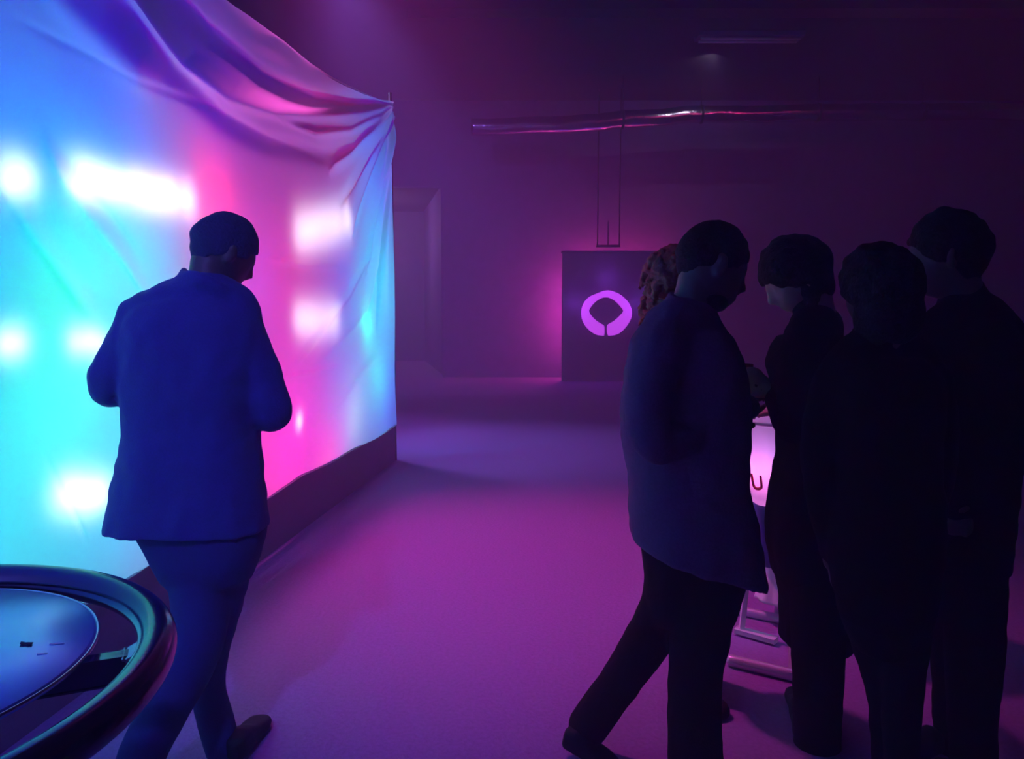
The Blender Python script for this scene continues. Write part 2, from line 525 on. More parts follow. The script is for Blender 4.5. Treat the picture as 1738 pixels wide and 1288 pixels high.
TOPX = np.array([-2.6, -0.5, 1.0, 2.0, 2.8, 3.4, 4.07, 4.79, 5.2, 5.6, 6.3, 6.8, 7.1, 7.21])
TOPZ = np.array([3.6, 3.3, 3.5, 3.25, 3.15, 3.08, 3.024, 3.062, 3.06, 3.087, 3.17, 3.24, 3.31, 3.33])
HEMX = np.array([-2.6, 3.0, 3.5, 4.0, 4.4, 4.9, 5.4, 5.9, 6.4, 6.9, 7.18, 7.21])
HEMZ = np.array([0.35, 0.35, 0.375, 0.35, 0.353, 0.375, 0.35, 0.355, 0.345, 0.34, 0.352, 0.36])
ny, nz_ = 560, 200
ys = np.concatenate([np.linspace(-2.6, 1.8, 80, endpoint=False), np.linspace(1.8, 7.21, ny - 80)])
yy, vv = np.meshgrid(ys, np.linspace(0, 1, nz_), indexing='ij')
zt = np.interp(yy, TOPX, TOPZ); zb = np.interp(yy, HEMX, HEMZ)
zz = zb + (zt - zb) * vv
P = np.stack([yy.ravel(), zz.ravel()], 1)
disp = np.zeros(len(P))
for pl, a, w in FOLDS:
    best = np.full(len(P), 1e9); tt = np.zeros(len(P))
    for i in range(len(pl) - 1):
        dd, t = seg_dist(P, pl[i], pl[i + 1])
        m_ = dd < best
        best[m_] = dd[m_]; tt[m_] = (i + t[m_]) / (len(pl) - 1)
    fade = np.clip(np.minimum(tt * 5 + .25, (1 - tt) * 6 + .15), 0, 1)
    disp += a * np.exp(-(best / w) ** 2) * fade
disp += 0.012 * np.sin(P[:, 0] * 2.1 + P[:, 1] * 1.4) + 0.006 * np.sin(P[:, 0] * 6.3 - P[:, 1] * 4.2)
# soft wrinkles converging on the far upper corner
ang = np.arctan2(3.33 - P[:, 1], 7.3 - P[:, 0])
rad = np.hypot(7.3 - P[:, 0], 3.33 - P[:, 1])
disp += 0.014 * np.sin(ang * 34) * np.exp(-((rad - 0.9) / 0.9) ** 2)
me = bpy.data.meshes.new('cloth_screen')
vx = CX + CK * P[:, 0] + NRM.x * disp
vy = P[:, 0] + NRM.y * disp
verts = np.stack([vx, vy, P[:, 1]], 1)
idx = np.arange(ny * nz_).reshape(ny, nz_)
faces = np.stack([idx[:-1, :-1], idx[1:, :-1], idx[1:, 1:], idx[:-1, 1:]], -1).reshape(-1, 4)
me.from_pydata(verts.tolist(), [], faces.tolist())
me.polygons.foreach_set('use_smooth', [True] * len(me.polygons))
me.materials.append(M['cloth'])
cs = bpy.data.objects.new('cloth_screen', me); COL.objects.link(cs)
tag(cs, 'white cloth hung as a long screen, glowing cyan and pink from behind', 'screen')
# the hem: a thin rolled edge along the bottom and top
for nm, xs, zs in (('hem', HEMX, HEMZ), ('top_hem', TOPX, TOPZ)):
    bm = bmesh.new()
    pts = [Vector((CX + CK * y, y, float(np.interp(y, xs, zs)))) for y in np.linspace(-2.5, 7.2, 90)]
    tube(bm, pts, [0.006] * len(pts), seg=8, smooth=1)
    link(nm, bm, M['cloth'], cs)
# the upright at the far end that carries the cloth
bm = bmesh.new(); p = cl(7.24, 0, -0.03)
tube(bm, [(p.x, p.y, 0.0), (p.x, p.y, 3.42)], [0.018, 0.018], seg=12, smooth=1, caps=False)
tag(link('support_pole', bm, M['black_metal']), 'thin dark upright pole at the far end of the cloth screen', 'pole')

# ------------------------------------------------------------------ ceiling duct and lamp
pts = []
DY = 14.3
for px, py in [(800, 214), (900, 211), (1000, 206), (1057, 201), (1120, 197), (1190, 192), (1300, 192), (1400, 189), (1550, 188), (1700, 187), (1850, 186), (2000, 185)]:
    pts.append(W(px, py + 2, DY))
bm = bmesh.new()
q = catmull([list(p) for p in pts], 10)
random.seed(3)
C = [Vector(a) + Vector((0, 0, 0.02 * noise.noise(Vector((a[0] * 1.7, 0, 0))))) for a in q]
rings = []
for i, c in enumerate(C):
    t = (C[min(i + 1, len(C) - 1)] - C[max(i - 1, 0)]).normalized()
    up = Vector((0, 0, 1)); s = t.cross(up).normalized(); u = s.cross(t)
    R = 0.15
    rings.append([c + (s * math.cos(k * math.pi / 12) + u * math.sin(k * math.pi / 12)) * (R + 0.012 * noise.noise(c * 3 + Vector((0, 0, k * .3)))) for k in range(24)])
duct = thing('ventilation_duct', 'long crinkled foil air duct running under the dark ceiling along the back wall', 'duct', pts[0])
rings_surface(bm, rings)
link('duct_tube', bm, M['foil'], duct)
for px in (1057, 1190, 1385, 1560):
    c = min(C, key=lambda a: abs(a.x - W(px, 200, DY).x))
    bm = bmesh.new()
    tube(bm, [c - Vector((.02, 0, 0)), c + Vector((.02, 0, 0))], [0.17, 0.17], seg=24, smooth=1, caps=False)
    link('joint_band', bm, M['black_metal'], duct)
    bm = bmesh.new()
    tube(bm, [c + Vector((0, 0, .15)), (c.x, c.y, HALL_H)], [0.008] * 2, seg=8, smooth=1, caps=False)
    link('hanger_rod', bm, M['black_metal'], duct)

a = ground(1181, 70, HALL_H - .1); b = ground(1362, 68, HALL_H - .1)
lamp = thing('ceiling_lamp', 'unlit rectangular fluorescent fitting on the dark ceiling', 'ceiling lamp', (a.x, a.y, HALL_H))
Yl = (a.y + b.y) / 2
bm = bmesh.new(); box(bm, (a.x, Yl - .15, HALL_H - .07), (b.x, Yl + .15, HALL_H), bevel=.01); link('housing', bm, M['wall'], lamp, smooth=False)
for dy in (-.07, .07):
    bm = bmesh.new(); tube(bm, [(a.x + .05, Yl + dy, HALL_H - .095), (b.x - .05, Yl + dy, HALL_H - .095)], [.019, .019], seg=12, smooth=1, caps=False)
    link('fluorescent_tube', bm, M['stretch_white'], lamp)

# ------------------------------------------------------------------ the standing sign at the back
SY = 15.0
tl, br = W(955, 429, SY), W(1150, 618, SY)
sg = thing('illuminated_sign', 'dark standing panel with a glowing purple ring emblem by the back wall', 'sign', ((tl.x + br.x) / 2, SY, 0))
bm = bmesh.new(); box(bm, (tl.x, SY, 0), (br.x, SY + .18, tl.z), bevel=.01)
link('panel', bm, M['panel'], sg, smooth=False)
bm = bmesh.new(); box(bm, (tl.x - .02, SY - .02, tl.z), (br.x + .02, SY + .2, tl.z + .04))
link('top_edge', bm, M['panel'], sg, smooth=False)
# the emblem: a ring with a pointed opening and a slit at its foot (pixels of the photo)
def crop(x, y): return (x / 3.68 + 850, y / 3.68 + 350)
outer = [(645, 808), (600, 806), (560, 782), (522, 742), (503, 695), (502, 645), (520, 597), (555, 562), (600, 545), (635, 530), (672, 523), (705, 532), (745, 548), (790, 588), (818, 635), (820, 690), (795, 740), (755, 785), (715, 806), (672, 808)]
inner = [(664, 790), (664, 745), (672, 736), (712, 715), (748, 680), (770, 655), (752, 630), (720, 595), (690, 575), (660, 567), (630, 572), (595, 592), (565, 625), (547, 655), (570, 690), (600, 718), (628, 735), (640, 740), (648, 752), (648, 790)]
# ring built as a strip between matched samples of both contours
def resample(pl, n):
    q = np.array(pl, float)
    s = np.r_[0, np.cumsum(np.hypot(*np.diff(q, axis=0).T))]
    u = np.linspace(0, s[-1], n)
    return np.stack([np.interp(u, s, q[:, 0]), np.interp(u, s, q[:, 1])], 1)
def chaikin(pl, it=2):
    q = [np.array(p, float) for p in pl]
    for _ in range(it):
        n = [q[0]]
        for a_, b_ in zip(q[:-1], q[1:]):
            n += [a_ * .75 + b_ * .25, a_ * .25 + b_ * .75]
        q = n + [q[-1]]
    return q
N = 96
ou = resample(chaikin(outer), N)
inn = resample(chaikin(inner, 1)[::-1], N)
bm = bmesh.new()
rows = []
for (a_, b_) in zip(ou, inn):
    p = W(*crop(*a_), SY - .09); q_ = W(*crop(*b_), SY - .09)
    rows.append([bm.verts.new(v) for v in (p, q_, q_ + Vector((0, .035, 0)), p + Vector((0, .035, 0)))])
for r0, r1 in zip(rows[:-1], rows[1:]):
    for k in range(4):
        bm.faces.new((r0[k], r0[(k + 1) % 4], r1[(k + 1) % 4], r1[k]))
bm.faces.new(rows[0]); bm.faces.new(rows[-1][::-1])
link('ring_emblem', bm, M['sign'], sg, smooth=False)
ec = W(1029, 528, SY)
for dx, dz in ((-.3, 0), (.3, 0), (0, .3), (0, -.3)):
    bm = bmesh.new(); tube(bm, [(ec.x + dx * 1.25, SY - .06, ec.z + dz * 1.2), (ec.x + dx * 1.25, SY + .01, ec.z + dz * 1.2)], [.012, .012], seg=8, smooth=1, caps=False)
    if dz >= 0: link('standoff', bm, M['black_metal'], sg)
    else: bm.free()
# points added in front of the panel for the emblem's halo, and the pink lamps behind the panel
def point(name, loc, rgb, watts, r=.05):
    d = bpy.data.lights.new(name, 'POINT'); d.energy = watts; d.color = rgb; d.shadow_soft_size = r
    o = bpy.data.objects.new(name, d); COL.objects.link(o); o.location = loc; return o
for dx, dz in ((-.62, .15), (.62, .15), (0, .62)):
    point('emblem_halo', (ec.x + dx, SY - .28, ec.z + dz), (0.30, 0.05, 1.0), 4.5)
for z, w in ((1.9, 14), (1.3, 20), (.7, 10)):
    point('panel_lamp', (tl.x + .06, SY + .42, z), (1.0, 0.05, 0.45), w)
for fx, w in ((.25, 12), (.6, 12), (.9, 7)):
    point('panel_lamp', (tl.x + (br.x - tl.x) * fx, SY + .42, tl.z - .10), (1.0, 0.05, 0.35), w)
# the hanging bracket above the panel
br_ = thing('hanging_bracket', 'thin dark hanging bracket on the wall above the ring sign', 'bracket', W(1031, 418, SY + .1))
for px in (1014, 1032, 1051):
    bm = bmesh.new(); p = W(px, 419, SY + .1)
    box(bm, (p.x - .012, p.y - .012, p.z), (p.x + .012, p.y + .012, HALL_H if px != 1032 else p.z + .5))
    link('rod', bm, M['black_metal'], br_, smooth=False)
bm = bmesh.new(); a = W(1012, 418, SY + .1); b = W(1053, 418, SY + .1)
box(bm, (a.x, a.y - .02, a.z - .02), (b.x, a.y + .02, a.z + .03)); link('crossbar', bm, M['black_metal'], br_, smooth=False)

# ------------------------------------------------------------------ round bar table with a chrome hoop, lower left
TZ = 0.89
TC = Vector((-1.078, 1.085, 0))
RO, RT = 0.502, 0.032
tb = thing('round_table', 'round bar table with a glossy disc top inside a thick chrome hoop', 'table', TC)
bm = bmesh.new()
rings = []
for i in range(160):
    a = 2 * math.pi * i / 160
    rings.append([TC + Vector(((RO + RT * math.cos(t)) * math.cos(a), (RO + RT * math.cos(t)) * math.sin(a), TZ + RT * math.sin(t))) for t in [2 * math.pi * k / 24 for k in range(24)]])
rings_surface(bm, rings, close=True)
link('hoop', bm, M['chrome'], tb)
bm = bmesh.new()
DZ = 0.903; DR = 0.353
DC = Vector((-1.049, 1.15, 0))
lathe(bm, [(0, DZ), (DR - .006, DZ), (DR - .002, DZ - .002), (DR, DZ - .006), (DR - .002, DZ - .012), (DR - .01, DZ - .014), (0, DZ - .014)], (DC.x, DC.y, 0), seg=128)
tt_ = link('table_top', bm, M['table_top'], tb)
bm = bmesh.new()
rings = []
for i in range(128):
    a = 2 * math.pi * i / 128
    rings.append([DC + Vector(((DR + .001 + .003 * math.cos(t)) * math.cos(a), (DR + .001 + .003 * math.cos(t)) * math.sin(a), DZ - .004 + .003 * math.sin(t))) for t in [2 * math.pi * k / 8 for k in range(8)]])
rings_surface(bm, rings, close=True)
link('edge_band', bm, M['steel'], tb)
sp = ground(238, 1104, TZ - .01)
a0 = math.atan2(sp.y - TC.y, sp.x - TC.x)
for k in range(4):
    a = a0 + k * math.pi / 2
    bm = bmesh.new()
    p = TC + Vector((math.cos(a) * (RO - .02), math.sin(a) * (RO - .02), TZ - .035)); c = TC + Vector((0, 0, TZ - .035))
    beam(bm, c, p, .022, .05, bevel=.003)
    link('support_arm', bm, M['chrome'], tb, smooth=False)
    bm = bmesh.new()
    beam(bm, p + Vector((-math.cos(a) * .02, -math.sin(a) * .02, .0)), p + Vector((math.cos(a) * .005, math.sin(a) * .005, .012)), .045, .05, bevel=.003)
    link('clamp', bm, M['steel'], tb, smooth=False)
bm = bmesh.new(); lathe(bm, [(.0, .0), (.28, .0), (.28, .012), (.06, .03), (.04, .05), (.035, DZ - .07), (.06, DZ - .05), (0, DZ - .05)], (TC.x, TC.y, 0))
link('pedestal', bm, M['chrome'], tb)

def scrap(name, px, py, length, width, ang, m, label, cat, thick=.002, lump=0.0):
    c = ground(px, py, DZ)
    bm = bmesh.new()
    n = 14
    d = Vector((math.cos(ang), math.sin(ang), 0)); s = Vector((-d.y, d.x, 0))
    up, lo = [], []
    for i in range(n):
        t = i / (n - 1) - .5
        w = width * (1 - (2 * t) ** 4) * .5 + .0008
        ww = w * (1 + .5 * noise.noise(Vector((t * 5, px, 0))))
        z = thick + lump * (0.5 + 0.5 * noise.noise(Vector((t * 4, py, 1))))
        off = s * (.25 * width * math.sin(t * 6))
        up.append([c + d * t * length + off + s * ww + Vector((0, 0, z * .6)), c + d * t * length + off + Vector((0, 0, z)), c + d * t * length + off - s * ww + Vector((0, 0, z * .6)), c + d * t * length + off + Vector((0, 0, .0003))])
    rings_surface(bm, up)
    tag(link(name, bm, m), label, cat)
scrap('scrap', 45, 1094, .024, .008, -0.35, M['scrap'], 'small dark crumpled scrap lying on the round table top', 'scrap', .002, .004)
scrap('pale_strip', 97, 1093, .024, .003, 0.12, M['sliver'], 'pale thin strip right of the dark scrap, longer of two', 'sliver')
scrap('pale_strip', 72, 1110, .016, .002, 0.2, M['sliver'], 'tiny pale strip nearest in front of the dark scrap', 'sliver')  # two thin pale slivers lying on the disc

# ------------------------------------------------------------------ stretch-covered high table between the people
HY = 3.5
hc = W(1335, 700, HY); HX = hc.x
def zpx(py): return W(1335, py, HY).z
ht = thing('high_table', 'high table in a tight white and navy stretch cover with a red letter', 'table', (HX, HY, 0))
zt0 = zpx(703)
bm = bmesh.new(); lathe(bm, [(0, zt0 - .02), (.29, zt0 - .02), (.30, zt0 - .01), (.295, zt0 + .0), (0, zt0)], (HX, HY, 0)); link('table_top', bm, M['stretch_white'], ht)
def cover(name, z0, z1, m, r0, r1, bow):
    bm = bmesh.new(); rings = []
    for i in range(14):
        t = i / 13; z = z0 + (z1 - z0) * t
        r = r0 + (r1 - r0) * t - bow * math.sin(math.pi * t)
        rings.append([Vector((HX + (r * (1 + .035 * math.sin(a * 9))) * math.cos(a), HY + (r * (1 + .035 * math.sin(a * 9))) * math.sin(a), z)) for a in [2 * math.pi * k / 96 for k in range(96)]])
    rings_surface(bm, rings)
    return link(name, bm, m, ht)
zw = zpx(850); zn = zpx(955); zf = zpx(1015)
cover('white_cover', zw, zt0 - .003, M['cloth'], .155, .292, .02)
point('cover_glow', (HX - .10, HY - .04, zw + .18), (1.0, .10, .5), 1.1, .02)  # points added inside the cover so that it glows pink and blue
point('cover_glow', (HX - .02, HY - .02, zw + .25), (.35, .3, 1.0), 1.2, .02)
cover('navy_cover', zn, zw, M['stretch_navy'], .11, .155, .0)
cover('flared_foot', zf, zn, M['stretch_white'], .115, .07, .0)
bm = bmesh.new(); tube(bm, [(HX, HY, 0.03), (HX, HY, zf + .05)], [.025, .025], seg=16, smooth=1, caps=False); link('pole', bm, M['white_metal'], ht)
# the red letter U on the cover
zu = zpx(812); bm = bmesh.new(); pts = []
ru = .155 + (.292 - .155) * ((zu - zw) / (zt0 - zw)) - .02 * math.sin(math.pi * (zu - zw) / (zt0 - zw))
u0 = W(1293, 812, HY - .15); ang0 = math.asin(max(-1, min(1, (u0.x - HX) / (ru * 1.02))))
path = [(-.011, .034), (-.011, .0), (-.010, -.016), (-.004, -.025), (.004, -.025), (.010, -.016), (.011, .0), (.011, .034)]
for (du, dz) in path:
    a = ang0 + du * 1.1 / ru / max(.5, math.cos(ang0))
    rz = .155 + (.292 - .155) * ((zu + dz - zw) / (zt0 - zw)) - .02 * math.sin(math.pi * (zu + dz - zw) / (zt0 - zw))
    th = a - math.pi / 2
    rr = rz * (1 + .035 * math.sin(th * 9)) + .001
    pts.append(Vector((HX + rr * math.sin(a), HY - rr * math.cos(a), zu + dz)))
tube(bm, [q_ + Vector((math.sin(ang0), -math.cos(ang0), 0)) * .004 for q_ in pts], [.0070] * len(pts), seg=10, smooth=4, flat=((math.sin(ang0), -math.cos(ang0), 0), .5))
tag(link('printed_letter', bm, M['red_print'], ht), 'red letter U')

# its foot on the floor: two round tubes, a flat bar and an upright
for (xa, ya, xb, yb, r) in ((1242, 1121, 1352, 1147, .024), (1256, 1036, 1352, 1056, .022)):
    bm = bmesh.new(); A = ground(xa, ya, r); B = ground(xb, yb, r)
    tube(bm, [A, (A + B) / 2, B], [r] * 3, seg=20, smooth=3)
    link('floor_tube', bm, M['tube_metal'], ht)
bm = bmesh.new(); A = ground(1250, 1068, .02); B = ground(1317, 1087, .02)
beam(bm, A, B, .045, .02, bevel=.002); link('flat_bar', bm, M['white_metal'], ht, smooth=False)
bm = bmesh.new(); A = ground(1350, 1056, .03); B = ground(1350, 1147, .03)
beam(bm, A, B, .05, .02, bevel=.002); link('foot_plate', bm, M['tube_metal'], ht, smooth=False)
bm = bmesh.new(); A2 = ground(1259, 1066, .03)
beam(bm, A2, A2 + Vector((.02, .0, .27)), .022, .022, up=(0, 1, 0), bevel=.002); link('upright', bm, M['white_metal'], ht, smooth=False)

# ------------------------------------------------------------------ people
def rotm(yaw, nod, roll):
    """forward is +Y away from the camera; yaw turns to the left, nod bows, roll tilts to the right"""
    return (Matrix.Rotation(math.radians(yaw), 3, 'Z') @ Matrix.Rotation(math.radians(roll), 3, 'Y') @ Matrix.Rotation(math.radians(-nod), 3, 'X'))

def head_shape(bm, c, R, s=1.0, beard=0.0):
    """skull and face as one closed surface; forward is +Y in the head's own axes"""
    n, k = 44, 60
    rings = []
    for i in range(1, n):
        th = math.pi * i / n
        z = math.cos(th)
        ring = []
        for j in range(k):
            ph = 2 * math.pi * j / k
            x, y = math.sin(th) * math.cos(ph), math.sin(th) * math.sin(ph)
            fx = x * 0.077
            fy = y * (0.098 if y > 0 else 0.105)
            fz = z * 0.120
            if z < 0.1:
                t = (0.1 - z) / 1.1
                fx *= 1 - 0.34 * t ** 1.3
                if y < 0: fy *= 1 - 0.50 * t
                else: fy *= 1 - 0.05 * t
            g = lambda x0, z0, wx, wz: math.exp(-((x - x0) / wx) ** 2 - ((z - z0) / wz) ** 2) * (1 if y > 0 else 0)
            fy += 0.026 * g(0, -0.20, .13, .14) + 0.014 * g(0, -0.03, .10, .16)     # nose
            fy += 0.007 * g(0, 0.18, .55, .10)                                       # brow
            fy -= 0.012 * (g(.36, .04, .18, .11) + g(-.36, .04, .18, .11))           # eye sockets
            fy += 0.009 * g(0, -0.47, .24, .055) + 0.009 * g(0, -0.58, .22, .055) - 0.003 * g(0, -0.525, .2, .02)   # lips
            fy += 0.012 * g(0, -0.85, .30, .14)                                      # chin
            fy += beard * (g(0, -0.8, .5, .3) + .4 * g(0, -.45, .5, .2))
            fx *= 1 + 0.05 * g(.6, -.2, .3, .2) + 0.05 * g(-.6, -.2, .3, .2)
            ring.append(c + R @ (Vector((fx, fy, fz)) * s))
        rings.append(ring)
    rings_surface(bm, rings)
    for sx in (-1, 1):
        rr = R @ Matrix.Rotation(sx * -0.35, 3, 'Z')
        ell(bm, c + R @ (Vector((sx * .078, -.008, -.008)) * s), (.008 * s, .018 * s, .032 * s), rr, seg=16)
        ell(bm, c + R @ (Vector((sx * .081, -.012, .010)) * s), (.010 * s, .014 * s, .016 * s), rr, seg=12)
        ell(bm, c + R @ (Vector((sx * .030, .078, .006)) * s), (.013 * s, .012 * s, .011 * s), R, seg=12)
        ell(bm, c + R @ (Vector((sx * .030, .080, .020)) * s), (.019 * s, .010 * s, .005 * s), R, seg=12)

def hair_shape(bm, c, R, s=1.0, thick=.012, low=-.15, front=.50, seed=0, rough=.003):
    """short hair as a cap lying over the skull; low = how far down at the back"""
    n, k = 26, 60
    outer_, inner_ = [], []
    for i in range(n + 1):
        u = i / n
        ro, ri = [], []
        for j in range(k):
            ph = 2 * math.pi * j / k
            back = .5 - .5 * math.sin(ph)           # 1 at the back, 0 at the face
            side = abs(math.cos(ph))
            zl = front * (1 - back) ** 1.0 + low * back
            if back < .5: zl += (low * .2 - zl) * side ** 6 * .7
            thmax = math.acos(max(-.98, min(.98, zl))) + .10 * noise.noise(Vector((math.cos(ph) * 4, math.sin(ph) * 4, seed)))
            th = max(.03, u * thmax)
            x, y, z = math.sin(th) * math.cos(ph), math.sin(th) * math.sin(ph), math.cos(th)
            fx, fy, fz = x * .077, y * (.098 if y > 0 else .105), z * .12
            if z < .1:
                t = (.1 - z) / 1.1
                fx *= 1 - .34 * t ** 1.3
                if y < 0: fy *= 1 - .5 * t
            p = Vector((fx, fy, fz)); q = Vector((x / .077, y / .1, z / .12)).normalized()
            th_ = thick * (1 - .55 * u ** 3) + rough * noise.noise(p * 45 + Vector((seed, 0, 0))) * 1.6
            ro.append(c + R @ ((p + q * max(.002, th_)) * s)); ri.append(c + R @ ((p - q * .006) * s))
        outer_.append(ro); inner_.append(ri)
    rings_surface(bm, outer_ + inner_[::-1], cap=True)

def hand(bm, w, d, nrm, side=1, s=1.0, curl=0.6, spread=.0):
    """w wrist, d direction of the palm, nrm the back of the hand; fingers curl away from nrm"""
    d = Vector(d).normalized(); nrm = Vector(nrm); nrm = (nrm - d * nrm.dot(d)).normalized()
    a = d.cross(nrm) * side           # towards the thumb
    tube(bm, [w - d * .03 * s, w + d * .03 * s, w + d * .085 * s], [.026 * s, .036 * s, .036 * s], seg=16, flat=(nrm, .48))
    L = [(.031, .068), (.0105, .078), (-.0105, .072), (-.031, .056)]
    for off, ln in L:
        b = w + d * .085 * s + a * off * s
        p, ang = b, 0.25 * curl
        pts = [b - d * .02 * s]
        pts.append(b)
        for f in (.45, .30, .25):
            ang += curl * .75
            v = d * math.cos(ang) - nrm * math.sin(ang) + a * off * spread
            p = p + v.normalized() * ln * f * s
            pts.append(p)
        tube(bm, pts, [.0095 * s, .0095 * s, .0088 * s, .008 * s, .0068 * s], seg=12, smooth=3)
    b = w + d * .022 * s + a * .026 * s
    t1 = b + (a * .8 + d * .7 - nrm * .35) .normalized() * .036 * s
    t2 = t1 + (d * 1.0 - nrm * .5 * curl + a * .25).normalized() * .030 * s
    t3 = t2 + (d * .9 - nrm * .7 * curl - a * .15).normalized() * .024 * s
    tube(bm, [b - d * .01, t1, t2, t3], [.014 * s, .0118 * s, .0105 * s, .008 * s], seg=12, smooth=3)

def shoe_shape(bm, heel, toe, w=.044, h=.075):
    """heel and toe are points on the sole line"""
    heel, toe = Vector(heel), Vector(toe)
    d = (toe - heel); L = d.length; d.normalize()
    s = d.cross(Vector((0, 0, 1))).normalized(); u = s.cross(d)
    prof = [(.0, .30, .80), (.06, .80, 1.0), (.22, .92, 1.15), (.38, .88, 1.0), (.55, .98, .72), (.72, 1.08, .58), (.88, .92, .48), (.97, .60, .36), (1.0, .30, .22)]
    rings = []
    for t, ww, hh in prof:
        ring = []
        for k in range(28):
            a = 2 * math.pi * k / 28
            x = math.copysign(abs(math.cos(a)) ** .7, math.cos(a)) * w * ww
            z = (math.copysign(abs(math.sin(a)) ** .6, math.sin(a)) * .5 + .5) * h * hh
            ring.append(heel + d * L * t + s * x + u * z)
        rings.append(ring)
    rings_surface(bm, rings)

def slabs(bm, rows, grow=0.0, seg=40, power=2.4):
    """torso or skirt of a garment: rows (y, x_left, x_right, distance, half depth) in photo pixels"""
    key = []
    for row in rows:
        py, xl, xr, Y, t = row[:5]
        a, b = W(xl, py, Y), W(xr, py, Y)
        c = (a + b) / 2
        tilt = -(row[5] / F * Y) / (b.x - a.x) if len(row) > 5 else 0.0
        key.append([c.x, c.y, c.z, (b.x - a.x) / 2 + grow, t + grow, tilt])
    q = catmull(key, 5)
    rings = []
    for v in q:
        rx, ty = max(.01, v[3]), max(.01, v[4])
        ring = []
        for k in range(seg):
            a = 2 * math.pi * k / seg
            cx_ = math.copysign(abs(math.cos(a)) ** (2 / power), math.cos(a)); sy_ = math.copysign(abs(math.sin(a)) ** (2 / power), math.sin(a))
            ring.append(Vector((v[0] + rx * cx_, v[1] + ty * sy_, v[2] + rx * cx_ * v[5])))
        rings.append(ring)
    rings_surface(bm, rings)

def chain(bm, pts, grow=0.0, smooth=6, seg=22):
    """pts: (px, py, distance, radius in metres)"""
    tube(bm, [W(p[0], p[1], p[2]) for p in pts], [max(.012, p[3] + grow) for p in pts], seg=seg, smooth=smooth)

def person(label, foot, spec):
    t = thing('person', label, 'person', foot)
    k_ = spec.get('k', 1.0)                       # stands nearer (or farther) by this factor, all sizes with it
    if k_ != 1.0:
        row = lambda r: (r[0], r[1], r[2], r[3] * k_, r[4] * k_)
        pt = lambda q: (q[0], q[1], q[2] * k_, q[3] * k_)
        for key in ('torso', 'hips'): spec[key] = [row(r) for r in spec[key]]
        for key in ('yoke', 'legs'): spec[key] = [[pt(q) for q in c] for c in spec[key]]
        for a in spec['arms']: a['pts'] = [pt(q) for q in a['pts']]
        for key in ('head', 'neck'): spec[key] = spec[key][:2] + (spec[key][2] * k_,)
        spec['shoes'] = [(Vector((h.x * k_, h.y * k_, h.z)), Vector((o.x * k_, o.y * k_, o.z))) for h, o in spec['shoes']]
    sk, G = spec['skin'], -0.022
    R = rotm(*spec['head_rot'])
    hc_ = W(*spec['head'])
    hs = spec.get('head_size', 1.0)
    bm = bmesh.new()
    head_shape(bm, hc_, R, hs, spec.get('beard', 0))
    nb = W(*spec['neck'])
    tube(bm, [hc_ + R @ Vector((0, -.022, -.05)) * hs, (hc_ + nb) / 2 + R @ Vector((0, -.012, -.03)), nb, nb + Vector((0, 0, -.06))], [.058, .056, .062, .07], seg=20)
    slabs(bm, spec['torso'], G)
    for c in spec['yoke']: chain(bm, c, G)
    for a in spec['arms']:
        chain(bm, a['pts'], -.014 if len(a['pts']) < 9 else G)
        w = W(*a['pts'][-1][:3]); e = W(*a['pts'][-2][:3])
        hd = Vector(a.get('dir', w - e)).normalized()
        tube(bm, [w - (w - e).normalized() * .05, w, w + hd * .03], [.029, .027, .026], seg=16)
        hand(bm, w + hd * .02, hd, a.get('back', (0, 0, 1)), a.get('side', 1), a.get('s', 1.0), a.get('curl', .6))
    for l in spec['legs']: chain(bm, l, G)
    body = fuse('body', bm, M[sk], t, voxel=.0065, smooth=3)
    # hair
    if spec.get('hair'):
        bm = bmesh.new(); hair_shape(bm, hc_, R, hs, **spec['hair'])
        for off, rad in spec.get('hair_extra', []):
            ell(bm, hc_ + R @ Vector(off), rad, R)
        fuse('hair', bm, M[spec.get('hair_mat', 'hair')], t, voxel=.006, smooth=2)
    # top garment
    bm = bmesh.new()
    slabs(bm, spec['torso'])
    for c in spec['yoke']: chain(bm, c)
    for a in spec['arms']:
        p = list(a['pts']); l = p[-1]; k = p[-2]
        p[-1] = tuple(k[i] + (l[i] - k[i]) * .93 for i in range(3)) + (l[3],)
        chain(bm, p)
    if spec.get('collar'):
        q = [W(*c) for c in spec['collar']]
        tube(bm, q, [.014] * len(q), seg=12, flat=((0, 0, 1), 1.6), smooth=5)
    fuse(spec.get('top_name', 'jacket'), bm, M[spec['top']], t, voxel=.0085, smooth=6, wrinkle=.010)
    # trousers
    bm = bmesh.new()
    slabs(bm, spec['hips'])
    for l in spec['legs']: chain(bm, l)
    fuse('trousers', bm, M[spec['bottom']], t, voxel=.009, smooth=5, wrinkle=.006)
    for h_, o_ in spec['shoes']:
        bm = bmesh.new(); shoe_shape(bm, h_, o_)
        fuse('shoe', bm, M['shoe'], t, voxel=.006, smooth=2)
    return t, body, R, hc_

def gpt(px, py, Y, z):
    p = W(px, 600, Y); return Vector((p.x, Y, z))

